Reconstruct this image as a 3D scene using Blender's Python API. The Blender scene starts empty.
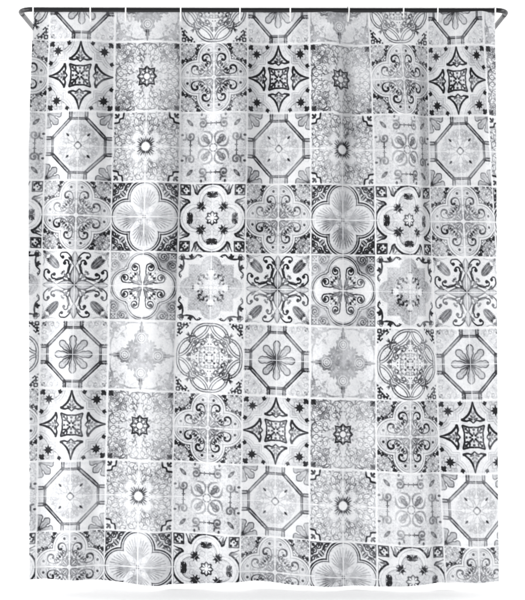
import bpy, bmesh, math
import numpy as np

# ------------------------------------------------------------------ basics
S = 288.0                    # photograph pixels per metre at the curtain
D = 4.5                      # camera distance
GY = 590.0                   # floor line under the curtain
def PX(px): return (px-262.5)/S
def PZ(py): return (GY-py)/S
C = bpy.context.scene.collection

def newmat(name, col, rough=.5, metal=0.0, spec=.5, bump=None):
    m = bpy.data.materials.new(name); m.use_nodes = True
    nt = m.node_tree; b = nt.nodes['Principled BSDF']
    b.inputs['Roughness'].default_value = rough
    b.inputs['Metallic'].default_value = metal
    b.inputs['Specular IOR Level'].default_value = spec
    tc = nt.nodes.new('ShaderNodeTexCoord')
    n = nt.nodes.new('ShaderNodeTexNoise'); n.inputs['Scale'].default_value = 60; n.inputs['Detail'].default_value = 4
    nt.links.new(tc.outputs['Object'], n.inputs['Vector'])
    r = nt.nodes.new('ShaderNodeMapRange')
    r.inputs['To Min'].default_value = max(0, rough-.08); r.inputs['To Max'].default_value = min(1, rough+.08)
    nt.links.new(n.outputs['Fac'], r.inputs['Value']); nt.links.new(r.outputs['Result'], b.inputs['Roughness'])
    mx = nt.nodes.new('ShaderNodeMix'); mx.data_type = 'RGBA'
    mx.inputs['A'].default_value = (*[c*.94 for c in col], 1); mx.inputs['B'].default_value = (*col, 1)
    nt.links.new(n.outputs['Fac'], mx.inputs['Factor']); nt.links.new(mx.outputs['Result'], b.inputs['Base Color'])
    return m

def mesh_obj(name, verts, faces, mat, parent=None, smooth=True):
    me = bpy.data.meshes.new(name); me.from_pydata(verts, [], faces); me.update()
    if smooth:
        me.polygons.foreach_set('use_smooth', [True]*len(me.polygons))
    me.materials.append(mat)
    o = bpy.data.objects.new(name, me); C.objects.link(o)
    if parent: o.parent = parent
    return o

def tube(path, rad, seg=20, closed=False, flat=None):
    """verts, faces of a tube along path; flat=(w,h) gives an elliptical section"""
    P = np.array(path, float); n = len(P)
    if closed: T = np.roll(P, -1, 0)-np.roll(P, 1, 0)
    else: T = np.gradient(P, axis=0)
    T /= np.linalg.norm(T, axis=1)[:, None]
    V = []; F = []
    ref = np.array([0, 0, 1.0]) if flat is None else np.array([1.0, 0, 0])
    for i in range(n):
        t = T[i]; a = np.cross(ref, t)
        if np.linalg.norm(a) < 1e-4: a = np.cross([0, 1, 0], t)
        a /= np.linalg.norm(a); b = np.cross(t, a)
        ra, rb = (rad, rad) if flat is None else flat
        for k in range(seg):
            w = 2*math.pi*k/seg
            V.append(tuple(P[i]+a*math.cos(w)*ra+b*math.sin(w)*rb))
    for i in range(n if closed else n-1):
        j = (i+1) % n
        for k in range(seg):
            l = (k+1) % seg
            F.append((i*seg+k, i*seg+l, j*seg+l, j*seg+k))
    if not closed:
        F.append(tuple(range(seg))[::-1]); F.append(tuple((n-1)*seg+k for k in range(seg)))
    return V, F

# ------------------------------------------------------------------ print of the fabric
N = 150
gy_, gx_ = np.mgrid[0:N, 0:N]
A = (gx_+.5)/N; B = (gy_+.5)/N        # A = |x|, B = |y| from the tile centre
AA = 1.2/N
rng = np.random.RandomState(7)

def vnoise(h, w, f, seed):
    r = np.random.RandomState(seed); g = r.rand(f+3, f+3)
    y = np.linspace(0, f, h, endpoint=False); x = np.linspace(0, f, w, endpoint=False)
    yi = y.astype(int); xi = x.astype(int); fy = (y-yi); fx = (x-xi)
    fy = fy*fy*(3-2*fy); fx = fx*fx*(3-2*fx)
    a = g[yi][:, xi]; b = g[yi][:, xi+1]; c = g[yi+1][:, xi]; d = g[yi+1][:, xi+1]
    fx = fx[None, :]; fy = fy[:, None]
    return (a*(1-fx)+b*fx)*(1-fy)+(c*(1-fx)+d*fx)*fy

def blur(I, s):
    k = int(max(1, math.ceil(s*2.5))); w = np.exp(-.5*(np.arange(-k, k+1)/s)**2); w /= w.sum()
    P = np.pad(I, ((k, k), (0, 0)), 'reflect'); I = sum(w[i]*P[i:i+I.shape[0]] for i in range(2*k+1))
    P = np.pad(I, ((0, 0), (k, k)), 'reflect'); return sum(w[i]*P[:, i:i+I.shape[1]] for i in range(2*k+1))

def cr(pts, m=8):
    p = np.array(pts, float)
    if len(p) < 3: return p
    q = np.vstack([2*p[0]-p[1], p, 2*p[-1]-p[-2]]); out = []
    for i in range(1, len(q)-2):
        for t in np.linspace(0, 1, m, endpoint=False):
            out.append(.5*((2*q[i])+(-q[i-1]+q[i+1])*t+(2*q[i-1]-5*q[i]+4*q[i+1]-q[i+2])*t*t+(-q[i-1]+3*q[i]-3*q[i+1]+q[i+2])*t**3))
    out.append(p[-1]); return np.array(out)

class Tile:
    def __init__(s, base=.08, sym=True):
        s.I = np.full((N, N), base, float); s.sym = sym
    def put(s, m, lv):
        s.I = s.I*(1-m)+lv*m
        if s.sym: mt = m.T; s.I = s.I*(1-mt)+lv*mt
    def mask(s, d): return np.clip(-d/AA+.5, 0, 1)
    def line(s, pts, w=.03, lv=.8, smooth=True, taper=None, clip=None):
        p = cr(pts) if smooth else np.array(pts, float)
        L = np.linspace(0, 1, len(p))
        ws = np.full(len(p), w) if taper is None else np.interp(L, np.linspace(0, 1, len(taper)), taper)
        dm = np.full((N, N), 9.)
        for i in range(len(p)-1):
            ax, ay = p[i]; bx, by = p[i+1]; vx, vy = bx-ax, by-ay; l2 = vx*vx+vy*vy+1e-12
            t = np.clip(((A-ax)*vx+(B-ay)*vy)/l2, 0, 1)
            d = np.hypot(A-ax-t*vx, B-ay-t*vy)-(ws[i]*(1-t)+ws[i+1]*t)/2
            dm = np.minimum(dm, d)
        m = s.mask(dm)
        if clip is not None: m = m*clip
        s.put(m, lv)
    def disk(s, x, y, r, lv=.8, ry=None, ang=0, clip=None):
        ry = ry or r; c, n = math.cos(ang), math.sin(ang)
        u = (A-x)*c+(B-y)*n; v = -(A-x)*n+(B-y)*c
        d = (np.sqrt((u/r)**2+(v/ry)**2)-1)*min(r, ry)
        m = s.mask(d)
        if clip is not None: m = m*clip
        s.put(m, lv)
    def ring(s, x, y, r, w=.03, lv=.8, clip=None):
        m = s.mask(np.abs(np.hypot(A-x, B-y)-r)-w/2)
        if clip is not None: m = m*clip
        s.put(m, lv)
    def poly(s, pts, lv=.8, smooth=False, w=0, wl=.8):
        p = cr(list(pts)+[pts[0]]) if smooth else np.array(list(pts)+[pts[0]], float)
        ins = np.zeros((N, N), bool)
        for i in range(len(p)-1):
            x1, y1 = p[i]; x2, y2 = p[i+1]
            if y1 == y2: continue
            ins ^= ((y1 > B) != (y2 > B)) & (A < (x2-x1)*(B-y1)/(y2-y1)+x1)
        s.put(ins.astype(float), lv)
        if w: s.line(p, w, wl, smooth=False)
    def spiral(s, x, y, r, a0, turns, w=.03, lv=.8, d=1, tail=None, dot=0, r1=.25, clip=None):
        t = np.linspace(0, 1, 26)
        rr = r*(1-(1-r1)*t); an = math.radians(a0)+d*2*math.pi*turns*t
        p = [(x+q*math.cos(z), y+q*math.sin(z)) for q, z in zip(rr, an)]
        if tail: p = [tuple(z) for z in cr(list(tail)+[p[0]])][:-1]+p
        s.line(p, w, lv, smooth=False, clip=clip)
        if dot: s.disk(p[-1][0], p[-1][1], dot, lv, clip=clip)
    def star(s, x, y, r, lv=.85, n=8, inner=.45, ang=0):
        p = []
        for k in range(2*n):
            q = r if k % 2 == 0 else r*inner; z = ang+math.pi*k/n
            p.append((x+q*math.cos(z), y+q*math.sin(z)))
        s.poly(p, lv)
    def leaf(s, x, y, ang, l, wd, lv=.7, w=0, wl=.8, vein=None):
        c, n = math.cos(math.radians(ang)), math.sin(math.radians(ang))
        p = []
        for t in np.linspace(0, 1, 14): p.append((t*l, wd*math.sin(math.pi*t**.8)))
        for t in np.linspace(1, 0, 14): p.append((t*l, -wd*math.sin(math.pi*t**.8)))
        p = [(x+u*c-v*n, y+u*n+v*c) for u, v in p]
        s.poly(p, lv, w=w, wl=wl)
        if vein: s.line([(x+.1*l*c, y+.1*l*n), (x+.9*l*c, y+.9*l*n)], .015, vein)
    def trefoil(s, x, y, ang, r, lv=.85):
        for da, l in ((-60, .8), (0, 1.1), (60, .8)):
            s.leaf(x, y, ang+da, r*l, r*.28, lv)
        s.disk(x, y, r*.3, lv)
    def speckle(s, m, f, th, lv, seed):
        n = vnoise(N, N, f, seed)
        if s.sym: n = (n+n.T)*.5*1.15-.07
        s.put(np.clip((n-th)*7, 0, 1)*m, lv)
    def contours(s, m, f, lv, seed, w=.05, lv2=None):
        n = vnoise(N, N, f, seed)*.7+vnoise(N, N, f*2, seed+1)*.3
        if s.sym: n = (n+n.T)/2
        for k, c in enumerate((.3, .42, .54, .66)):
            gy, gx = np.gradient(n); g = np.hypot(gx, gy)*N+.3
            dd = np.abs(n-c)/g
            s.put(np.clip((w*.42-dd)/(.014), 0, 1)*m, lv if k % 2 else (lv2 or lv))
    def corner_flower(s):
        pass

def sm(d, w=AA): return np.clip(-d/w+.5, 0, 1)
R_ = np.hypot(A, B)
def lobes(c, r): return np.minimum(np.hypot(A, B-c), np.hypot(A-c, B))-r

def octagon(t):
    for off, w, lv in ((0, .105, .42), (.038, .028, .9), (-.038, .028, .82)):
        o = off
        t.line([(.235+o, 1.05), (.235+o, .785+o*.4), (.785+o*.4, .235+o), (1.05, .235+o)], w, lv, smooth=False)
    t.line([(-.1, .775), (.22, .775)], .075, .45, smooth=False); t.line([(-.1, .80), (.22, .80)], .026, .85, smooth=False); t.line([(-.1, .75), (.22, .75)], .02, .72, smooth=False)
    t.disk(.24, .78, .055, .8)

def tile_flower():            # octagon with an eight petal flower
    t = Tile(.07)
    t.put(sm(np.maximum(A+B-.98, np.maximum(A, B)-.76)), .13)
    t.put(sm(np.maximum(A-.22, .78-B)), .2)
    octagon(t)
    for an in (45, 0, 90):
        c, n = math.cos(math.radians(an)), math.sin(math.radians(an)); L = .54
        p = []
        for u, v in ((.02, .005), (.14, .035), (.24, .07), (.30, .092), (.36, .082), (.43, .098), (.5, .075), (L, .02), (L, -.02), (.5, -.075), (.43, -.098), (.36, -.082), (.30, -.092), (.24, -.07), (.14, -.035), (.02, -.005)):
            p.append((u*c-v*n, u*n+v*c))
        t.poly(p, .3, smooth=True, w=.03, wl=.7)
        t.line([(.1*c, .1*n), (.4*c, .4*n)], .03, .5, taper=(.05, .01))
        t.line([(.08*c, .08*n), (.22*c, .22*n)], .05, .72, taper=(.045, .01))
    t.disk(0, 0, .05, .8)
    t.star(.70, .70, .06, .85, 5, .4); t.line([(.6, .6), (.8, .8)], .03, .3)
    t.spiral(.5, .86, .1, 0, 1.1, .028, .36, d=-1); t.spiral(.66, .88, .08, 90, .9, .022, .42)
    t.line([(.4, .92), (.55, .7), (.7, .6)], .022, .3); t.line([(.62, .62), (.8, .74), (.92, .78)], .022, .36)
    t.leaf(.93, .93, 225, .14, .05, .8); t.line([(.82, .97), (.97, .82)], .03, .45)
    t.contours(sm(1.15-(A+B)), 9, .22, 31, .035)
    return t

def tile_rosette():           # octagon with a pale medallion, flowers in the corners
    t = Tile(.06)
    t.put(sm(np.maximum(A+B-.98, np.maximum(A, B)-.76)), .13)
    t.put(sm(np.maximum(A-.22, .78-B)), .24)
    octagon(t)
    inn = sm(R_-.62)
    t.contours(inn*sm(.2-R_), 8, .33, 77, .05, .26)
    for an in (0, 45, 90):
        t.leaf(.14*math.cos(math.radians(an)), .14*math.sin(math.radians(an)), an, .38, .075, .1, .02, .36)
    t.ring(0, .46, .12, .026, .36); t.spiral(.2, .48, .12, 180, .8, .026, .34)
    t.ring(0, 0, .09, .03, .55); t.disk(0, .1, .025, .9); t.disk(.1, 0, .025, .9); t.disk(.0, 0, .05, .05)
    t.leaf(.27, .27, 45, .12, .03, .88); t.ring(0, 0, .6, .018, .28)
    for an, l in ((188, .46), (225, .5)):
        if not l: continue
        c, n = math.cos(math.radians(an)), math.sin(math.radians(an)); p = []
        for u, v in ((.04, .01), (.16, .05), (.24, .085), (.32, .075), (.4, .1), (.46, .06), (l, .0), (.46, -.06), (.4, -.1), (.32, -.075), (.24, -.085), (.16, -.05), (.04, -.01)):
            p.append((.99+u*c-v*n, .99+u*n+v*c))
        t.poly(p, .36, smooth=True, w=.03, wl=.72)
        t.line([(.99+.12*c, .99+.12*n), (.99+.36*c, .99+.36*n)], .03, .5)
    t.disk(.97, .97, .09, .8)
    return t

def tile_starcross():
    t = Tile(.10)
    # corner clusters
    for r, w, lv in ((.63, .02, .55), (.69, .05, .26), (.76, .016, .35)):
        d = np.minimum(np.minimum(np.hypot(A-1.0, B-.62)-(r-.34), np.hypot(A-.62, B-1.0)-(r-.34)), np.maximum(np.abs(A-.73), np.abs(B-.73))-(r-.45))
        t.put(sm(np.abs(d)-w/2), lv)
    d = np.minimum(np.minimum(np.hypot(A-1.0, B-.62)-.28, np.hypot(A-.62, B-1.0)-.28), np.maximum(np.abs(A-.73), np.abs(B-.73))-.19)
    t.put(sm(d), .17)
    t.put(sm(np.abs(np.maximum(np.abs(A-.70), np.abs(B-.70))-.16)-.008), .4)
    t.star(.70, .70, .165, .95, 4, .34, .0); t.star(.70, .70, .145, .95, 4, .34, math.pi/4)
    t.trefoil(.36, .90, 100, .1, .95); t.trefoil(.9, .92, 225, .12, .95); t.disk(.36, .9, .045, .95)
    t.ring(.87, .72, .06, .014, .4); t.ring(.55, .9, .05, .014, .35)
    # darts
    t.line([(0, .96), (.045, .78), (.13, .62), (.3, .475)], .05, .95, taper=(.03, .06, .06, .05))
    t.line([(.31, .475), (.2, .44), (.1, .46), (.0, .39)], .045, .9, taper=(.08, .05, .04, .04))
    t.put(sm(np.maximum(np.abs(A)-(.02+.26*np.clip((.9-B)/.45, 0, 1)**1.6), np.maximum(.5-B, B-.9))), .12)
    t.line([(.02, .5), (.02, .72)], .025, .5); t.leaf(.0, .52, 45, .13, .03, .6); t.leaf(0, .62, 60, .1, .025, .55); t.leaf(.0, .47, 20, .17, .03, .75)
    t.line([(0, .96), (.045, .78), (.13, .62), (.3, .475)], .05, .95, taper=(.03, .055, .055, .05))
    # middle square
    t.put(sm(np.maximum(A, B)-.29), .14)
    t.line([(.0, .275), (.12, .27), (.2, .29), (.31, .32)], .045, .95)
    t.line([(.07, .09), (.2, .21)], .03, .8); t.leaf(.11, .15, 75, .12, .022, .9); t.trefoil(.22, .22, 45, .07, .85)
    t.disk(.05, .05, .032, .95); t.leaf(.06, .0, 0, .1, .028, .9); t.disk(.0, .21, .035, .85)
    t.put(sm(np.maximum(A, B)-.012), .1)
    return t

def tile_scrollfoil(dark=1.0):  # quatrefoil filled with scrolls, speckled corners
    t = Tile(.12)
    d = lobes(.53, .455); out = sm(.06-d)
    t.put(out, .22); t.speckle(out, 25, .43, 1.1*dark, 5); t.speckle(out, 34, .6, .05, 9)
    t.disk(.77, .77, .19, .2, clip=out); 
    for an in range(0, 360, 45): t.leaf(.77, .77, an+22, .2, .04, .14, .014, .5)
    t.disk(.77, .77, .03, .7); t.speckle(out*sm(np.hypot(A-.77, B-.77)-.24), 40, .6, .5, 12)
    t.put(sm(d-.06), .07); t.put(sm(np.abs(d-.0)-.01), .5); t.put(sm(np.abs(d-.07)-.013), .66)
    t.put(sm(d+.02), .17)
    t.speckle(sm(R_-.5), 22, .52, .45, 15)
    t.line([(.10, .56), (.14, .645), (.23, .68), (.32, .64), (.345, .56), (.31, .49), (.24, .49)], .05, .93*dark, taper=(.015, .028, .04, .055, .055, .045, .02))
    t.disk(.255, .505, .042, .95*dark)
    t.line([(.10, .56), (.085, .44), (.13, .33), (.2, .27)], .03, .7*dark, taper=(.025, .03, .02))
    t.spiral(.19, .42, .065, 200, .8, .028, .8*dark, d=-1, dot=.03); t.leaf(.2, .31, 50, .13, .035, .8*dark); t.leaf(.12, .34, 100, .16, .03, .65*dark)
    t.spiral(.36, .385, .05, 90, .8, .024, .6*dark); t.spiral(.055, .62, .04, 0, .8, .018, .45); t.leaf(.06, .2, 80, .13, .03, .55); t.spiral(.13, .2, .05, 0, .9, .022, .6)
    t.line([(.03, .3), (.04, .5), (.03, .7)], .016, .42); t.ring(.22, .585, .02, .016, .6)
    t.disk(.16, .8, .038, .7); t.line([(.05, .88), (.16, .9), (.28, .82)], .02, .4); t.line([(.06, .72), (.16, .7), (.22, .74)], .018, .45)
    t.leaf(.05, .05, 45, .24, .035, .25, .018, .6); t.leaf(.07, .02, 12, .2, .03, .5); t.leaf(.26, .26, 45, .1, .03, .8)
    return t

def tile_shell():
    t = Tile(.10)
    d = lobes(.53, .44); out = sm(.07-d)
    t.put(out, .14); t.speckle(out, 22, .6, .6, 21)
    t.leaf(.58, .58, 45, .24, .065, .82, 0); t.line([(.54, .56), (.75, .77)], .02, .2)
    t.spiral(.78, .52, .09, 250, 1.2, .03, .8, d=1, tail=[(.95, .25), (.9, .36)], clip=out)
    t.spiral(.72, .86, .08, 0, 1.1, .035, .8, d=-1, tail=[(.97, .66), (.9, .78)], clip=out)
    t.leaf(.93, .93, 225, .13, .04, .85); t.leaf(.98, .62, 170, .12, .035, .8); t.line([(.97, .3), (.97, .97)], .025, .7, smooth=False)
    t.line([(.42, .97), (.56, .9), (.62, .76)], .04, .75, clip=out); t.leaf(.45, .78, 100, .14, .035, .75)
    t.put(sm(d-.125), .12); t.put(sm(np.abs(d-.064)-.017), .9); t.put(sm(np.abs(d-.0)-.014), .8); t.put(sm(d+.012), .13)
    for s0 in (0,):
        for an in range(-76, 77, 11):
            c, n = math.sin(math.radians(an)), math.cos(math.radians(an))
            r2 = .66*math.cos(math.radians(an*.62))
            pts = [(.02*c, .16), (c*r2*.40, .24+n*r2*.42), (c*r2*.74, .27+n*r2*.86)]
            t.line(pts, .03, .46, taper=(.04, .025, .018), clip=sm(d+.05))
            pts = [(c*r2*.3+.01, .16+n*r2*.36), (c*r2*.64+.03, .16+n*r2*.8)]
            t.line(pts, .03, .27, taper=(.03, .02), clip=sm(d+.05))
    t.leaf(.0, .05, 62, .25, .05, .3, .016, .5); t.ring(.13, .13, .035, .016, .42)
    return t

def barb(c, r, k):
    return np.minimum(lobes(c, r), np.maximum(A, B)-k)

def tile_barbed():
    t = Tile(.16)
    d = barb(.47, .43, .47)
    out = sm(.1-d)
    t.speckle(out, 14, .35, .3, 41)
    t.spiral(.60, .86, .12, 200, 1.5, .026, .66, d=1, clip=out, dot=.03); t.ring(.60, .86, .15, .02, .6, clip=out)
    t.spiral(.8, .68, .07, 0, 1, .022, .6, clip=out); t.spiral(.45, .95, .06, 0, 1, .02, .5, clip=out)
    t.star(.88, .88, .1, .72, 4, .45, math.pi/4); t.ring(.88, .88, .035, .02, .1); t.line([(.74, .965), (.965, .965), (.965, .74)], .022, .7, smooth=False)
    t.put(sm(d-.095), .2); t.put(sm(np.abs(d-.09)-.012), .6); t.put(sm(np.abs(d-.03)-.013), .8); t.put(sm(d-.015), .05)
    t.put(sm(np.abs(d+.012)-.007), .4)
    t.spiral(.23, .53, .135, 150, 1.25, .035, .85, d=-1, tail=[(.03, .1), (.1, .28), (.09, .42)], dot=.055, r1=.3)
    t.spiral(.23, .53, .165, 100, .75, .014, .5, d=-1, r1=.9)
    t.leaf(.03, .03, 68, .42, .035, .42, .016, .66); t.leaf(.03, .03, 45, .22, .03, .3, .014, .6)
    t.star(.28, .28, .08, .6, 4, .4, math.pi/4); t.leaf(.2, .3, 60, .12, .035, .85); t.disk(.37, .37, .03, .5); t.line([(.05, .12), (.06, .3)], .02, .6)
    return t

def tile_leafcross():
    t = Tile(.06)
    t.line([(.03, .08), (.16, .3), (.14, .48), (.1, .58)], .03, .45)
    t.leaf(.08, .08, 45, .22, .035, .7)
    # inner hooks
    t.line([(.13, .3), (.2, .37), (.19, .5), (.12, .6)], .04, .6, taper=(.05, .045, .035, .025))
    t.spiral(.26, .64, .085, 200, .62, .042, .88, d=-1, tail=[(.24, .3), (.17, .42), (.15, .54)], r1=.55, dot=.052)
    # outer plume
    t.leaf(0, .55, 90, .42, .1, .3, .018, .58); t.line([(0, .6), (0, .95)], .02, .2)
    t.spiral(.37, .84, .085, 100, .55, .036, .85, d=-1, tail=[(.08, .68), (.13, .82), (.24, .92)], r1=.6, dot=.05)
    t.leaf(.08, .7, 40, .16, .04, .65)
    t.leaf(0, 0, 90, .56, .13, .3, .026, .74, .6); t.leaf(0, .1, 90, .38, .06, .16); t.line([(.03, .06), (.03, .5)], .014, .6)
    # diagonal ornament and serrated leaf
    t.leaf(.2, .2, 45, .18, .055, .55); t.leaf(.30, .34, 70, .1, .03, .55); t.disk(.36, .36, .03, .7)
    for k in range(7):
        u = -.17+.057*k; wd = .115*math.sqrt(max(0, 1-(u/.22)**2))
        cx, cy = .62+u*.7071, .62+u*.7071
        t.leaf(cx, cy, 45+50, wd+.075, .024, .85)
    t.disk(.62, .62, .2, .62, ry=.115, ang=math.pi/4); t.disk(.63, .63, .14, .45, ry=.055, ang=math.pi/4); t.line([(.5, .5), (.78, .78)], .016, .8)
    t.leaf(.9, .74, 100, .2, .04, .42); t.spiral(.86, .9, .06, 0, .9, .022, .5); t.leaf(.97, .97, 225, .14, .04, .65)
    t.line([(.97, .55), (.93, .66), (.95, .8)], .02, .4)
    return t

def tile_pale():
    t = Tile(.09)
    dg = np.minimum(np.hypot(A, B-.5), np.hypot(A-.5, B))
    t.put(sm(np.maximum(A+B-.5, .0-A))*.8, .17)
    t.contours(sm(A+B-.55), 8, .36, 61, .07, .3)
    for k in range(8):
        an = math.radians(k*45+22); t.disk(.185*math.cos(an), .5+.185*math.sin(an), .055, .34)
    t.put(sm(dg-.2), .34); t.put(sm(dg-.145), .1); t.put(sm(np.abs(dg-.11)-.013), .42); t.put(sm(np.abs(dg-.05)-.01), .35)
    t.line([(0, .7), (.0, .97)], .05, .45, taper=(.12, .05, .03)); t.leaf(0, .74, 60, .13, .035, .4); t.line([(0, .0), (0, .3)], .05, .4, taper=(.03, .07))
    t.line([(.18, .42), (.24, .34), (.34, .3)], .05, .36, taper=(.03, .06, .04)); t.leaf(.27, .27, 45, .2, .06, .34); t.leaf(.28, .34, 85, .13, .035, .36); t.spiral(.16, .27, .06, 0, .9, .024, .36)
    t.line([(.12, .93), (.36, .93), (.56, .86), (.72, .88)], .05, .27, taper=(.015, .05, .06, .03))
    t.line([(.72, .88), (.8, .74), (.7, .64)], .04, .28, taper=(.03, .06, .02)); t.spiral(.84, .84, .1, 45, 1, .035, .3); t.leaf(.97, .97, 225, .16, .05, .36)
    t.leaf(.52, .9, 70, .1, .035, .27); t.leaf(.5, .84, 250, .12, .03, .25); t.disk(.6, .6, .04, .26); t.leaf(.5, .5, 45, .14, .03, .22); t.line([(.45, .75), (.6, .65)], .02, .22)
    t.contours(sm(1.45-(A+B)), 9, .24, 64, .05)
    return t

def arabesque(t, seed, lv):
    t.contours(np.ones((N, N)), 6, lv*.55, seed, .16, lv*.4)
    r = np.random.RandomState(seed)
    for k in range(20):
        x = r.uniform(.08, .92); y = r.uniform(x*.7, .93)
        t.spiral(x, y, r.uniform(.06, .11), r.uniform(0, 360), 1.1, .022, lv*1.15, d=r.choice((-1, 1)), r1=.2)
    for x, y, a, l in ((.26, .6, 75, .24), (.5, .74, 50, .22), (.08, .72, 80, .2), (.74, .86, 30, .18), (.42, .45, 45, .2), (.12, .42, 70, .22), (.3, .84, 160, .2), (.55, .95, 200, .2), (.62, .6, 100, .2), (.2, .5, 20, .16), (.85, .9, 240, .2)):
        t.leaf(x, y, a, l, .065, .05, .022, lv*1.5); c, n = math.cos(math.radians(a)), math.sin(math.radians(a))
        t.line([(x+.03*c, y+.03*n), (x+l*.6*c, y+l*.6*n)], .02, lv*1.1)
        t.line([(x, y), (x-.09*c+.04*n, y-.09*n-.04*c)], .024, lv*1.5, taper=(.03, .012))
    t.speckle(np.ones((N, N)), 30, .70, lv*1.7, seed+5)

def tile_arabstar():
    t = Tile(.13); arabesque(t, 101, .33)
    t.line([(.0, .95), (.2, .93), (.35, .85), (.5, .95), (.75, .9), (.95, .95)], .03, .5)
    t.leaf(.95, .95, 225, .2, .05, .8); t.leaf(.93, .95, 190, .14, .03, .7)
    p = []
    for k in range(16):
        z = math.pi*k/8; q = .315 if k % 2 == 0 else .245
        if k % 4 == 2: q = .36
        p.append((q*math.cos(z), q*math.sin(z)))
    t.poly(p, .95); p2 = [(x*.78, y*.78) for x, y in p]; t.poly(p2, .12)
    for an in range(0, 91, 45): t.leaf(.1*math.cos(math.radians(an)), .1*math.sin(math.radians(an)), an, .14, .045, .1, .02, .8)
    t.star(.14, .06, .045, .8, 4, .4); t.disk(0, 0, .12, .8); t.disk(0, 0, .085, .08)
    return t

def tile_arabsun():
    t = Tile(.12); arabesque(t, 223, .31)
    t.line([(0, .15), (0, .95)], .05, .08); t.leaf(0, .5, 90, .25, .06, .08, .015, .35)
    for an in range(0, 91, 15):
        c, n = math.cos(math.radians(an)), math.sin(math.radians(an)); l = .30 if an % 30 == 0 else .23
        t.line([(.14*c, .14*n), (l*c, l*n)], .03, .95, taper=(.055, .012))
    t.disk(0, 0, .155, .8); t.disk(0, 0, .125, .08)
    q = np.hypot(A-1, B-1)
    d = np.maximum(.0-A, np.minimum(np.hypot(A-1.02, B-.74)-.12, np.hypot(A-.74, B-1.02)-.12))
    cor = sm(np.maximum(.72-A, .72-B))
    t.put(cor, .1)
    t.line([(.99, .68), (.84, .71), (.8, .8), (.71, .84), (.68, .99)], .045, .92)
    t.line([(.62, .95), (.66, .8), (.74, .74), (.82, .66), (.96, .62)], .02, .3)
    t.leaf(.84, .84, 45, .14, .035, .85); t.leaf(.97, .85, 190, .1, .03, .8); t.disk(.93, .93, .03, .9); t.leaf(.84, .84, 20, .08, .02, .8)
    return t

def tile_rings():
    t = Tile(.06)
    def band(ctl, lv):
        t.line(ctl, .092, lv); t.line(ctl, .048, .14)
    band([(.045, .97), (.06, .84), (.15, .70), (.3, .58), (.5, .48)], .78)
    band([(-.02, .93), (.16, .93), (.34, .86), (.48, .72), (.53, .57), (.56, .44)], .82)
    t.line([(.43, .62), (.55, .58), (.58, .43)], .03, .6)
    t.line([(.5, .68), (.6, .6), (.7, .64)], .022, .7); t.leaf(.58, .58, 45, .15, .022, .7)
    t.put(sm(1.5-(A+B)), .1); t.speckle(sm(1.5-(A+B)), 22, .45, .9, 71)
    # inner scrolls
    t.spiral(.40, .22, .125, 90, .9, .034, .68, d=-1, dot=.036, tail=[(.12, .46), (.26, .44), (.36, .39)]); t.disk(.27, .14, .03, .85)
    t.line([(.03, .56), (.14, .55), (.24, .5)], .028, .6, taper=(.03, .035, .02)); t.spiral(.12, .46, .06, 90, .9, .022, .6); t.leaf(.02, .6, 70, .11, .03, .55)
    t.leaf(.36, .4, 45, .13, .035, .6); t.leaf(.5, .3, 60, .1, .028, .55); t.trefoil(.58, .08, 0, .08, .6); t.spiral(.26, .3, .06, 200, .9, .022, .55)
    t.disk(.15, .15, .028, .8); t.leaf(.05, .05, 45, .09, .03, .7); t.ring(.08, .26, .045, .016, .55); t.disk(.04, .38, .022, .7); t.disk(.3, .04, .02, .7)
    t.speckle(sm(R_-.52), 30, .62, .45, 75)
    return t

def tile_scrollcircle():
    t = Tile(.11); t.speckle(np.ones((N, N)), 45, .55, .2, 81)
    t.put(sm(R_-.52), .1); t.speckle(sm(R_-.5), 40, .6, .25, 82)
    t.spiral(.33, .68, .145, 70, 1.15, .055, .42, d=1, dot=.05, r1=.25, tail=[(.22, .9), (.25, .82)])
    t.line([(-.05, .69), (.2, .69)], .03, .6, smooth=False); t.line([(.08, .65), (.08, .73)], .03, .5)
    t.leaf(.36, .88, 90, .13, .035, .5); t.leaf(.62, .62, 45, .25, .045, .5, .015, .6); t.leaf(.7, .64, 80, .12, .03, .4); t.leaf(.64, .7, 10, .12, .03, .4)
    t.line([(.07, .13), (.04, .3), (.12, .42), (.3, .46)], .05, .36, taper=(.03, .06, .07, .03))
    t.spiral(.25, .27, .1, 45, .8, .04, .36); t.leaf(.1, .12, 45, .3, .05, .34, .015, .5)
    t.ring(0, 0, .11, .028, .45); t.disk(0, 0, .03, .4)
    return t

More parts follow.
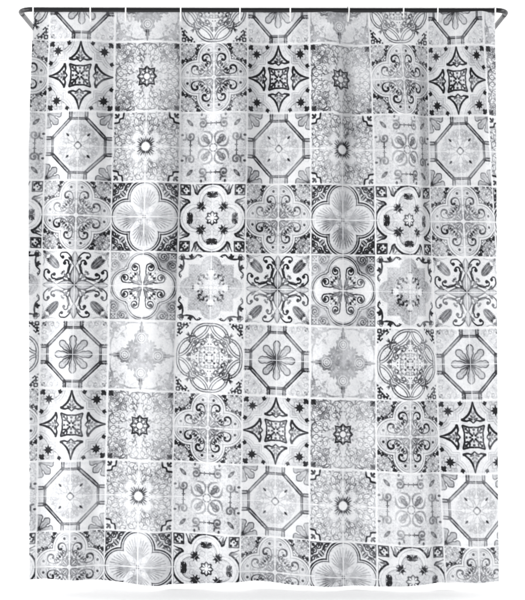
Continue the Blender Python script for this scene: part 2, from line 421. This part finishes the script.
def tile_lobedstars():
    t = Tile(.08)
    d = barb(.50, .45, .38)
    di = barb(.45, .31, .44)
    # corner field
    cor = sm(np.maximum(.64-A, .64-B))
    t.put(cor, .12)
    t.line([(.67, .67), (.95, .68), (.96, .96), (.68, .95), (.67, .67)], .035, .72, smooth=False)
    t.speckle(sm(np.maximum(np.abs(A-.81), np.abs(B-.81))-.12), 18, .42, .9, 91); t.star(.81, .81, .1, .12, 4, .4); t.disk(.81, .81, .025, .8)
    t.line([(.0, .975), (.2, .95), (.36, .84), (.46, .7)], .045, .88, taper=(.02, .05, .06, .05))
    t.line([(.46, .7), (.52, .74), (.54, .82), (.6, .96)], .04, .85, taper=(.08, .05, .035, .02))
    t.leaf(.46, .72, 80, .24, .035, .55); t.line([(.36, .84), (.46, .96)], .025, .45)
    t.line([(.97, .1), (.97, .5)], .02, .5)
    t.put(sm(np.abs(d+.055)-.008)*sm(d), .3); t.put(sm(di), .15); t.put(sm(np.abs(di)-.01), .5); t.put(sm(np.abs(di+.035)-.006), .3)
    t.star(.33, .33, .17, .8, 8, .42, .39); t.disk(.33, .33, .09, .85)
    t.line([(.0, .6), (.0, .74)], .035, .95); t.leaf(.0, .63, 40, .2, .045, .92); t.leaf(.0, .6, 10, .17, .03, .8); t.disk(.14, .68, .03, .85)
    t.ring(.12, .42, .08, .016, .32); t.ring(.2, .16, .2, .014, .3)
    p = []
    for k in range(48):
        z = 2*math.pi*k/48; q = .19+.025*math.cos(8*z)
        p.append((q*math.cos(z), q*math.sin(z)))
    t.poly(p, .75); t.poly([(x*.78, y*.78) for x, y in p], .3)
    for an in (0, 45, 90): t.leaf(0, 0, an, .15, .035, .05)
    t.line([(.06, .03), (.13, .06)], .02, .7)
    return t

def tile_stipple():
    t = Tile(.06)
    f = sm(np.minimum(np.maximum(A, B)-.67, np.minimum(np.hypot(A, B-.62)-.3, np.hypot(A-.62, B)-.3)))
    t.put(f, .24); t.speckle(f, 50, .5, .38, 95)
    for k in (.62, .5): t.put(sm(np.abs(np.maximum(A, B)-k)-.008)*sm(.45-np.minimum(A, B))*f*.7, .42)
    t.put(sm(np.abs(np.hypot(A, B-.62)-.3)-.007)*.6, .35)
    t.put(sm(A+B-.5), .12); t.leaf(0, .22, 90, .4, .12, .07, .014, .3)
    t.line([(-.02, .53), (.05, .53)], .03, .85); t.ring(0, .52, .05, .012, .5)
    t.line([(.12, .3), (.2, .26), (.22, .36), (.3, .34)], .045, .78, taper=(.02, .06, .05, .03)); t.disk(.12, .26, .04, .82); t.spiral(.3, .38, .045, 200, .8, .025, .72); t.leaf(.08, .33, 60, .1, .03, .6)
    t.disk(.2, .2, .05, .14); t.contours(sm(R_-.35), 8, .32, 97, .035)
    t.line([(.27, .9), (.4, .95), (.52, .85), (.68, .82), (.82, .84)], .045, .8, taper=(.025, .035, .045, .055, .035))
    t.spiral(.33, .9, .05, 20, .8, .025, .8, d=1); t.trefoil(.6, .87, 100, .12, .88); t.disk(.88, .82, .04, .8); t.leaf(.8, .8, 45, .18, .04, .75); t.spiral(.85, .93, .05, 0, .9, .022, .7)
    return t

def full(t, seed, con=1.0, cross=.8):
    q = t.I
    # engraved filler that runs through the glaze of every tile
    fn = vnoise(N, N, 26, seed+70)*.6+vnoise(N, N, 44, seed+71)*.4
    if t.sym: fn = (fn+fn.T)/2
    fn = np.clip((np.abs(fn-.5)-.035)*-22+.8, 0, 1)
    q = q*(1-.1*fn)+.17*fn*(.2+.8*vnoise(N, N, 6, seed+72))
    top = np.hstack([q[::-1, ::-1], q[::-1, :]]); bot = np.hstack([q[:, ::-1], q])
    F = np.vstack([top, bot])
    F = blur(F, 1.1)
    M = 2*N
    r = np.random.RandomState(seed)
    y, x = (np.mgrid[0:M, 0:M]+.5)/N-1
    # worn print: every glazed tile has its own strength, mottled
    fac = np.ones((M, M))
    for sy in (0, 1):
        for sx in (0, 1):
            fac[sy*N:(sy+1)*N, sx*N:(sx+1)*N] = r.uniform(.8, 1.1)
    mott = .5*vnoise(M, M, 5, seed+50)+.3*vnoise(M, M, 12, seed+51)+.2*vnoise(M, M, 34, seed+52)
    fac = blur(fac, 2)*(.52+.9*mott)
    F = np.clip(F*1.12-.02, 0, 1.1)*fac*con+.08*(vnoise(M, M, 60, seed+53)-.35)+.12*np.clip(mott-.45, 0, 1)
    ed = np.maximum(np.abs(x), np.abs(y))
    F += .05*np.exp(-((ed-.93)/.03)**2)
    g = np.clip((ed-.966)/.016, 0, 1)*(.5+.45*vnoise(M, M, 9, seed+61))
    F = F*(1-np.clip(g, 0, 1)*.93)
    c = np.clip(1-np.abs(np.minimum(np.abs(x), np.abs(y))-.0)/.021, 0, 1)*np.clip(.25+1.1*vnoise(M, M, 7, seed+60), 0, 1)
    c = np.clip(c*1.5, 0, 1)
    F = F*(1-c*.85*cross)
    return np.clip(F, 0, 1)

TA, TB, TC, TD, TE = tile_flower(), tile_starcross(), tile_rosette(), tile_scrollfoil(.85), tile_leafcross()
TF, TG, TH, TI, TJ = tile_pale(), tile_arabstar(), tile_arabsun(), tile_shell(), tile_barbed()
TK, TL, TM, TN, TO = tile_rings(), tile_scrollfoil(1.0), tile_scrollcircle(), tile_lobedstars(), tile_stipple()
CROSS = [[.35, .9, .7, .35, .7], [.8, .3, .6, .9, .75], [.3, .25, .45, 1, .85]]
CONT = [[1, .95, 1, 1, .92], [.82, .98, .86, .92, .92], [1.0, .95, 1.05, .92, 1]]
COLS = [[TK, TL, TM, TN, TO], [TA, TB, TC, TD, TE], [TF, TG, TH, TI, TJ]]
CACHE = {}
def cell(i, j):
    # the print repeats three columns / five rows, like the real fabric
    k = (i % 3, j % 5)
    if k not in CACHE: CACHE[k] = full(COLS[k[0]][k[1]], 300+k[0]*10+k[1], CONT[k[0]][k[1]], CROSS[k[0]][k[1]])
    return CACHE[k]
NI, NJ = 9, 9
ATLAS = np.zeros((NJ*2*N, NI*2*N), np.float32)
for j in range(NJ):
    for i in range(NI): ATLAS[j*2*N:(j+1)*2*N, i*2*N:(i+1)*2*N] = cell(i, j)
ATLAS *= (.86+.28*vnoise(*ATLAS.shape, 14, 999)).astype(np.float32)

# ------------------------------------------------------------------ where the print lies on the hanging cloth
LY = np.array([75, 150, 215, 300, 350, 430, 500, 560.])
UB = {0: None, 1: [47, 44.6, 42.8, 40.5, 39.4, 38.3, 37.2, 36.4], 2: [113.5, 112, 110, 108.7, 107.5, 105.8, 104.3, 103.5],
      3: [180.3, 180, 178, 176.2, 175, 173.2, 172.5, 171.7], 4: [247.5, 247, 245.8, 245, 243.5, 241.7, 241, 240.5],
      5: [309.9, 310.6, 310.6, 310.6, 310, 309.5, 309.5, 309.5], 6: [371.7, 373.8, 375, 376, 376.5, 376, 376.5, 377],
      6.5: [402.6, 406.7, 409, 409.5, 410, 409, 411, 411.5], 7: [428.3, 431, 430.7, 434, 435.5, 438, 442.5, 444.7],
      8: [485, 489, 493.4, 499.4, 501.5, 506, 508.7, 510]}
LX = np.array([80, 150, 210, 280, 340, 400, 460.])
VB = [[40.5, 41, 43, 44.5, 44.3, 44.8, 46], [111.4, 111, 111.5, 113.5, 113.8, 114.3, 116.6], [180.8, 181.2, 183.5, 184, 185.5, 185, 187],
      [250.3, 251.3, 253.7, 253.7, 254.7, 256, 256.8], [319.9, 320.2, 322, 325.3, 326.7, 327.4, 328.4],
      [389, 390, 394.5, 396.8, 398.7, 400, 400.3], [460.5, 460.7, 463, 467, 469.7, 471.6, 473.5], [531, 531.7, 534.3, 538.6, 542, 544.4, 546.3]]

NX, NY = 1220, 1460
tt = np.linspace(0, 1, NY)
def pf(xs, ys, deg): return np.poly1d(np.polyfit(xs, ys, deg))
xLf = lambda y: np.interp(y, [8, 30, 70, 110, 150, 215, 300, 430, 520, 590], [33.6, 32.4, 31, 29.8, 28.6, 28.6, 29.2, 29.8, 29.8, 29.5])
xRf = lambda y: np.interp(y, [8, 40, 75, 150, 300, 430, 520, 590], [495, 495.2, 495.8, 496.3, 496.6, 497.2, 498, 499])
botx = [28, 60, 100, 130, 160, 200, 235, 255, 290, 330, 390, 420, 460, 500]
boty = [578.8, 579.5, 581, 583.5, 586, 584.5, 582, 581.5, 585, 586.5, 586, 584, 582, 581.5]
xs_f = np.arange(20, 510, 1.0)
yb_s = np.interp(xs_f, botx, boty)
yb_s = np.convolve(np.pad(yb_s, 12, 'edge'), np.hanning(25)/np.hanning(25).sum(), 'valid')

# fold slope field (dy/dx) on a pixel grid : positive slope turns the cloth to the right
GXp = np.arange(20, 511, 1.0); GYp = np.arange(0, 601, 2.0)
gx, gyy = np.meshgrid(GXp, GYp)
def ev(y, ys, vs): return np.interp(y, ys, vs)
def bump(c, wl, wr, amp):
    u = gx-c
    return amp*np.where(u < 0, np.exp(-(u/wl)**2), np.exp(-(u/wr)**2))
e = lambda ys, vs: ev(gyy, ys, vs)
SL = np.zeros_like(gx)
SL += bump(e([0, 150, 600], [334, 335, 339]), 3.5, 15, e([0, 25, 120, 180, 260, 420, 600], [.25, .75, .85, .6, .35, .16, .22]))
SL += bump(e([0, 150, 300, 430, 600], [417, 420, 424, 428, 436]), 14, 6, e([0, 40, 200, 320, 420, 520, 600], [.3, .62, .7, .42, .35, .55, .35]))
SL += bump(e([0, 300, 600], [247, 250, 246]), 8, 14, e([0, 40, 200, 320, 420, 600], [.2, .4, .45, .28, .3, .35]))
SL += bump(e([0, 300, 600], [183, 173, 166]), 14, 5, e([0, 110, 200, 320, 430, 600], [.3, .38, .6, .55, .45, .5]))
SL += bump(e([0, 300, 600], [104, 96, 84]), 18, 10, e([0, 110, 180, 320, 450, 600], [.3, .5, .42, .38, .6, .42]))
SL += bump(e([0, 300, 600], [490, 490, 486]), 6, 12, e([0, 60, 200, 600], [.6, .6, .35, .4]))
SL += bump(e([0, 600], [34, 36]), 12, 12, .32)
for c, wl, wr, a in ((60, 14, 14, -.22), (135, 18, 16, -.25), (212, 16, 14, -.28), (285, 16, 20, -.3), (318, 10, 6, -.28), (372, 14, 14, -.38), (398, 9, 7, -.28), (455, 16, 14, -.38)):
    SL += bump(c, wl, wr, a*e([0, 60, 300, 600], [.8, 1, .8, .8]))
for k in range(10):                                   # soft random creases, slightly tilted
    c = rng.uniform(40, 490); tl = rng.uniform(-.05, .05); y0 = rng.uniform(60, 560); h = rng.uniform(60, 160)
    SL += rng.uniform(-.14, .14)*np.exp(-((gx-c-tl*(gyy-y0))/rng.uniform(5, 10))**2-((gyy-y0)/h)**2)
SL = np.where(SL > 0, SL*1.75, SL*1.4)
DEP = np.cumsum(SL, axis=1)/S
x01 = (gx-GXp[0])/(GXp[-1]-GXp[0])
DEP -= DEP[:, :1]*(1-x01)+DEP[:, -1:]*x01
# low frequency part taken out so that the cloth hangs under its rod
lw = np.array([np.convolve(np.pad(r, 60, 'edge'), np.hanning(121)/np.hanning(121).sum(), 'valid') for r in DEP])
DEP = DEP-.75*lw
DEP = DEP-DEP.mean(axis=1, keepdims=True)
DEP *= np.interp(gyy, [0, 12, 34, 80, 600], [.3, .34, .7, 1, 1])
wr = np.zeros_like(gx)
for f, sd, a in ((30, 1, .0011), (60, 2, .0004)):
    wr += a*(vnoise(gx.shape[0], gx.shape[1], f, sd)-.5)*2
DEP += wr
def samp(F, x, y):
    fx = np.clip((x-GXp[0]), 0, F.shape[1]-1.001); fy = np.clip(y/2.0, 0, F.shape[0]-1.001)
    xi = fx.astype(int); yi = fy.astype(int); fx = fx-xi; fy = fy-yi
    fx = fx; fy = fy
    return (F[yi, xi]*(1-fx)+F[yi, xi+1]*fx)*(1-fy)+(F[yi+1, xi]*(1-fx)+F[yi+1, xi+1]*fx)*fy

NW = 10                                               # columns turned back at each side edge
s = np.linspace(0, 1, NX-2*NW)
X = np.zeros((NY, NX)); Y = np.zeros((NY, NX)); Z = np.zeros((NY, NX))
ytop = 11.0
for _ in range(1):
    yy = ytop+(583-ytop)*tt
    xl = xLf(yy)[:, None]; xr = xRf(yy)[:, None]
    Xm = xl+(xr-xl)*s[None, :]
ybm = np.interp(Xm, xs_f, yb_s)
top_m = ytop+.6*(Xm-30)/466
Ym = top_m+(ybm-top_m)*tt[:, None]
Dm = samp(DEP, Xm, Ym)
# print coordinates
Us = sorted(k for k in UB if k != 0)
fits = {u: pf(LY, UB[u], 3) for u in Us}
def Ucoord(Xq, Yq):
    out = np.zeros_like(Xq)
    for r in range(Xq.shape[0]):
        ym = Yq[r].mean(); ymc = min(max(ym, 20), 585)
        xb = [fits[u](ymc) for u in Us]
        xb = [xb[0]-67]+xb+[xb[-1]+66]
        out[r] = np.interp(Xq[r], xb, [0]+Us+[9])
    return out
vf = [pf(LX, v, 3) for v in VB]
def Vcoord(Xq, Yq):
    out = np.zeros_like(Xq)
    for c in range(Xq.shape[1]):
        xm = min(max(Xq[:, c].mean(), 45), 490)
        yb = [f(xm) for f in vf]; yb = [yb[0]-70.5]+yb+[yb[-1]+71]
        out[:, c] = np.interp(Yq[:, c], yb, range(10))
    return out
Um = Ucoord(Xm, Ym); Vm = Vcoord(Xm, Ym)
X[:, NW:-NW] = Xm; Y[:, NW:-NW] = Ym; Z[:, NW:-NW] = Dm
U = np.zeros((NY, NX)); V = np.zeros((NY, NX)); U[:, NW:-NW] = Um; V[:, NW:-NW] = Vm
for k in range(NW):                                   # side edges roll back
    t = (k+1)/NW; back = .012*t+.006*t*t; inn = 2.2*t*t
    U[:, NW-1-k] = Um[:, 0]-.13*t; U[:, NX-NW+k] = Um[:, -1]+.13*t
    V[:, NW-1-k] = Vm[:, 0]; V[:, NX-NW+k] = Vm[:, -1]
    X[:, NW-1-k] = Xm[:, 0]+inn; Y[:, NW-1-k] = Ym[:, 0]; Z[:, NW-1-k] = Dm[:, 0]+back
    X[:, NX-NW+k] = Xm[:, -1]-inn; Y[:, NX-NW+k] = Ym[:, -1]; Z[:, NX-NW+k] = Dm[:, -1]+back

fx = np.clip(U*2*N-.5, 0, ATLAS.shape[1]-1.01); fy = np.clip(V*2*N-.5, 0, ATLAS.shape[0]-1.01)
xi = fx.astype(int); yi = fy.astype(int); fx -= xi; fy -= yi
ink = (ATLAS[yi, xi]*(1-fx)+ATLAS[yi, xi+1]*fx)*(1-fy)+(ATLAS[yi+1, xi]*(1-fx)+ATLAS[yi+1, xi+1]*fx)*fy

verts = np.empty((NY*NX, 3), np.float32)
verts[:, 0] = ((X-262.5)/S).ravel(); verts[:, 1] = Z.ravel(); verts[:, 2] = ((GY-Y)/S).ravel()
idx = np.arange(NY*NX).reshape(NY, NX)
quads = np.stack([idx[:-1, :-1], idx[1:, :-1], idx[1:, 1:], idx[:-1, 1:]], -1).reshape(-1, 4).astype(np.int32)
me = bpy.data.meshes.new('shower_curtain')
me.vertices.add(len(verts)); me.vertices.foreach_set('co', verts.ravel())
me.loops.add(quads.size); me.loops.foreach_set('vertex_index', quads.ravel())
me.polygons.add(len(quads)); me.polygons.foreach_set('loop_start', np.arange(0, quads.size, 4, dtype=np.int32))
me.update(calc_edges=True)
me.polygons.foreach_set('use_smooth', np.ones(len(quads), bool))
at = me.attributes.new('ink', 'FLOAT', 'POINT'); at.data.foreach_set('value', ink.astype(np.float32).ravel())
me.validate()

# curtain material: matt woven polyester, ink printed on it
fm = bpy.data.materials.new('printed_fabric'); fm.use_nodes = True
nt = fm.node_tree; nd = nt.nodes; lk = nt.links; bs = nd['Principled BSDF']
an_ = nd.new('ShaderNodeAttribute'); an_.attribute_name = 'ink'
tc = nd.new('ShaderNodeTexCoord')
n1 = nd.new('ShaderNodeTexNoise'); n1.inputs['Scale'].default_value = 420; n1.inputs['Detail'].default_value = 2
lk.new(tc.outputs['Object'], n1.inputs['Vector'])
mr = nd.new('ShaderNodeMapRange'); mr.inputs['To Min'].default_value = .93; mr.inputs['To Max'].default_value = 1.07
lk.new(n1.outputs['Fac'], mr.inputs['Value'])
mu = nd.new('ShaderNodeMath'); mu.operation = 'MULTIPLY'; mu.use_clamp = True
lk.new(an_.outputs['Fac'], mu.inputs[0]); lk.new(mr.outputs['Result'], mu.inputs[1])
cr_ = nd.new('ShaderNodeValToRGB'); rp = cr_.color_ramp
rp.elements[0].position = 0; rp.elements[0].color = (.9, .9, .908, 1)
rp.elements[1].position = 1; rp.elements[1].color = (.012, .012, .014, 1)
for p, c in ((.12, (.80, .807, .825)), (.3, (.56, .567, .59)), (.55, (.23, .234, .25)), (.8, (.04, .04, .046))):
    el = rp.elements.new(p); el.color = (*c, 1)
lk.new(mu.outputs[0], cr_.inputs['Fac']); lk.new(cr_.outputs['Color'], bs.inputs['Base Color'])
bs.inputs['Roughness'].default_value = .75; bs.inputs['Specular IOR Level'].default_value = .2
bs.inputs['Sheen Weight'].default_value = .05
wv = nd.new('ShaderNodeTexNoise'); wv.inputs['Scale'].default_value = 900; lk.new(tc.outputs['Object'], wv.inputs['Vector'])
bp = nd.new('ShaderNodeBump'); bp.inputs['Strength'].default_value = .08; bp.inputs['Distance'].default_value = .0005
lk.new(wv.outputs['Fac'], bp.inputs['Height']); lk.new(bp.outputs['Normal'], bs.inputs['Normal'])
me.materials.append(fm)
cur = bpy.data.objects.new('shower_curtain', me); C.objects.link(cur)
cur['label'] = 'white shower curtain printed with grey and black patchwork of ornate patterned tiles, hanging from rod'
cur['category'] = 'shower curtain'

# ------------------------------------------------------------------ rod
metal = newmat('black_enamel', (.014, .014, .016), .34, 0.0, .3)
steel = newmat('brushed_grey', (.05, .05, .053), .42, .2, .5)
rod = bpy.data.objects.new('curtain_rod', None); C.objects.link(rod)
rod['label'] = 'black metal curtain rod with two bent grey arms reaching back to the wall'
rod['category'] = 'curtain rod'
RR = 2.45/S
zl, zr = PZ(9.6), PZ(10.4)
xl_, xr_ = PX(18.6), PX(508)
rad = .052; YR = -.004
rod.location = ((xl_+xr_)/2, YR, (zl+zr)/2)
def loc(p): return (p[0]-rod.location[0], p[1]-rod.location[1], p[2]-rod.location[2])
def zr_at(x): return zl+(zr-zl)*(x-xl_)/(xr_-xl_)
path = []
for k in range(0, 19):
    a = math.radians(90*k/18)
    path.append((xl_+rad-rad*math.cos(a), YR+rad-rad*math.sin(a), 0))
for k in range(1, 40): 
    f = k/40; path.append((xl_+rad+(xr_-xl_-2*rad)*f, YR, 0))
for k in range(0, 19):
    a = math.radians(90*k/18)
    path.append((xr_-rad+rad*math.sin(a), YR+rad-rad*math.cos(a), 0))
path = [loc((x, y, zr_at(x))) for x, y, _ in path]
mesh_obj('bar', *tube(path, RR, 28), metal, rod)
WALL = .62
for x, z in ((xl_, zl), (xr_, zr)):
    p = [loc((x, YR+rad+(WALL-.012-YR-rad)*k/20, z)) for k in range(21)]
    arm = mesh_obj('arm', *tube(p, RR*1.02, 24), steel, rod)
    arm['label'] = 'grey straight end of the rod'
    fp = [loc((x, WALL-.014, z)), loc((x, WALL-.002, z))]
    # wall flange: a stepped disc
    V = []; F = []; sg = 36
    prof = [(.0, -.016), (.013, -.016), (.014, -.012), (.026, -.010), (.03, -.004), (.03, .0), (.0, .0)]
    for r_, yo in prof:
        for k in range(sg):
            w = 2*math.pi*k/sg; V.append(loc((x+r_*math.cos(w), WALL-.002+yo, z+r_*math.sin(w))))
    for i in range(len(prof)-1):
        for k in range(sg):
            l = (k+1) % sg; F.append((i*sg+k, i*sg+l, (i+1)*sg+l, (i+1)*sg+k))
    mesh_obj('wall_flange', V, F, steel, rod)

# ------------------------------------------------------------------ hooks
plastic = newmat('white_plastic', (.88, .88, .88), .35, 0, .5)
hooks = [(33.6, 'outermost left white hook, hanging at the curtain\'s left edge beside the rod bend'),
         (91, 'white hook above the right half of the leftmost octagon tile print'),
         (126, 'white hook over the left part of the left pale floral tile print'),
         (181, 'white hook between the left pale floral print and the left interlaced ring print'),
         (240, 'white hook over the right end of the left interlaced ring tile print'),
         (290.5, 'white hook over the right half of the middle octagon tile print'),
         (348, 'white hook with curled tip over the right pale floral tile print'),
         (403, 'white hook over the middle of the right interlaced ring tile print'),
         (437.5, 'white hook over the left corner of the rightmost octagon tile print'),
         (494.5, 'outermost right white hook, hanging at the curtain\'s right edge beside the rod bend')]
prev = None
for k, (px, lab) in enumerate(hooks):
    x = PX(px)
    if prev is None:
        o = bpy.data.objects.new('curtain_hook', None); C.objects.link(o)
        pth = []
        for q in range(48):                            # pear shaped ring: round the rod, narrower where it threads the cloth
            w = 2*math.pi*q/48
            hz = .0125*math.sin(w) if math.sin(w) > 0 else .040*math.sin(w)
            hy = .0115*math.cos(w)*(1 if math.sin(w) > 0 else (1-.35*abs(math.sin(w))))
            pth.append((0, hy, hz))
        V, F = tube(pth, 0, 12, closed=True, flat=(.0011, .0026))
        mesh_obj('ring', V, F, plastic, o)
        # snap catch at the back of the ring
        V, F = tube([(0, .0125, -.012), (0, .0135, -.018), (0, .0125, -.024)], 0, 12, flat=(.0022, .0034))
        mesh_obj('catch', V, F, plastic, o)
        prev = o
    else:
        o = prev.copy(); C.objects.link(o)
        for ch in prev.children:
            c = ch.copy(); C.objects.link(c); c.parent = o
    o.location = (x, YR+.0005, zr_at(x))
    o.rotation_euler = (0, 0, math.radians([4, -3, 2, 0, 3, -4, 16, 5, -2, 3][k]))
    o['label'] = lab; o['category'] = 'curtain hook'; o['group'] = 'white hooks along the black rod'

# ------------------------------------------------------------------ seamless white studio sweep
sweep = newmat('studio_white', (.93, .93, .93), .9, 0, .1)
prof = [(-6.0, 0.0), (-2.0, 0.0), (.1, 0.0)]
rc = .5
for k in range(0, 17):
    a = math.radians(90*k/16); prof.append((WALL-rc+rc*math.sin(a), rc-rc*math.cos(a)))
prof += [(WALL, 1.2), (WALL, 3.2)]
V = []; F = []
xs = np.linspace(-4, 4, 5)
for x in xs:
    for y, z in prof: V.append((x, y, z))
m = len(prof)
for i in range(len(xs)-1):
    for j in range(m-1): F.append((i*m+j, (i+1)*m+j, (i+1)*m+j+1, i*m+j+1))
bg = mesh_obj('backdrop', V, F, sweep); bg['kind'] = 'structure'

# ------------------------------------------------------------------ light
w = bpy.data.worlds.new('World'); bpy.context.scene.world = w; w.use_nodes = True
b = w.node_tree.nodes['Background']; b.inputs['Color'].default_value = (.985, .99, 1, 1); b.inputs['Strength'].default_value = .33
def area(name, locn, target, sx, sy, power):
    L = bpy.data.lights.new(name, 'AREA'); L.shape = 'RECTANGLE'; L.size = sx; L.size_y = sy; L.energy = power
    o = bpy.data.objects.new(name, L); C.objects.link(o); o.location = locn
    d = np.array(target)-np.array(locn)
    from mathutils import Vector
    o.rotation_euler = Vector(d).to_track_quat('-Z', 'Y').to_euler()
    return o
area('key_softbox', (-6.5, -5.2, 2.2), (0, 0, 1.0), 1.6, 2.4, 375)
area('backdrop_light', (-2.6, -.3, 1.6), (-1.2, WALL, 1.2), .5, 2.4, 40)
area('backdrop_light', (2.6, -.3, 1.6), (1.2, WALL, 1.2), .5, 2.4, 40)
area('top_light', (0, .13, 3.3), (0, .0, 0), 2.2, .16, 75)

# ------------------------------------------------------------------ camera
cam = bpy.data.cameras.new('camera'); co = bpy.data.objects.new('camera', cam); C.objects.link(co)
cam.sensor_fit = 'VERTICAL'; cam.sensor_height = 24; cam.lens = 24*D/(600/S)
cxp, cyp = 266, 312
co.location = (PX(cxp), -D, PZ(cyp)); co.rotation_euler = (math.radians(90), 0, 0)
cam.shift_x = (262.5-cxp)/600; cam.shift_y = (cyp-300)/600
cam.clip_end = 100
sc = bpy.context.scene; sc.camera = co
sc.view_settings.view_transform = 'Standard'; sc.view_settings.look = 'None'; sc.view_settings.exposure = 0; sc.view_settings.gamma = 1
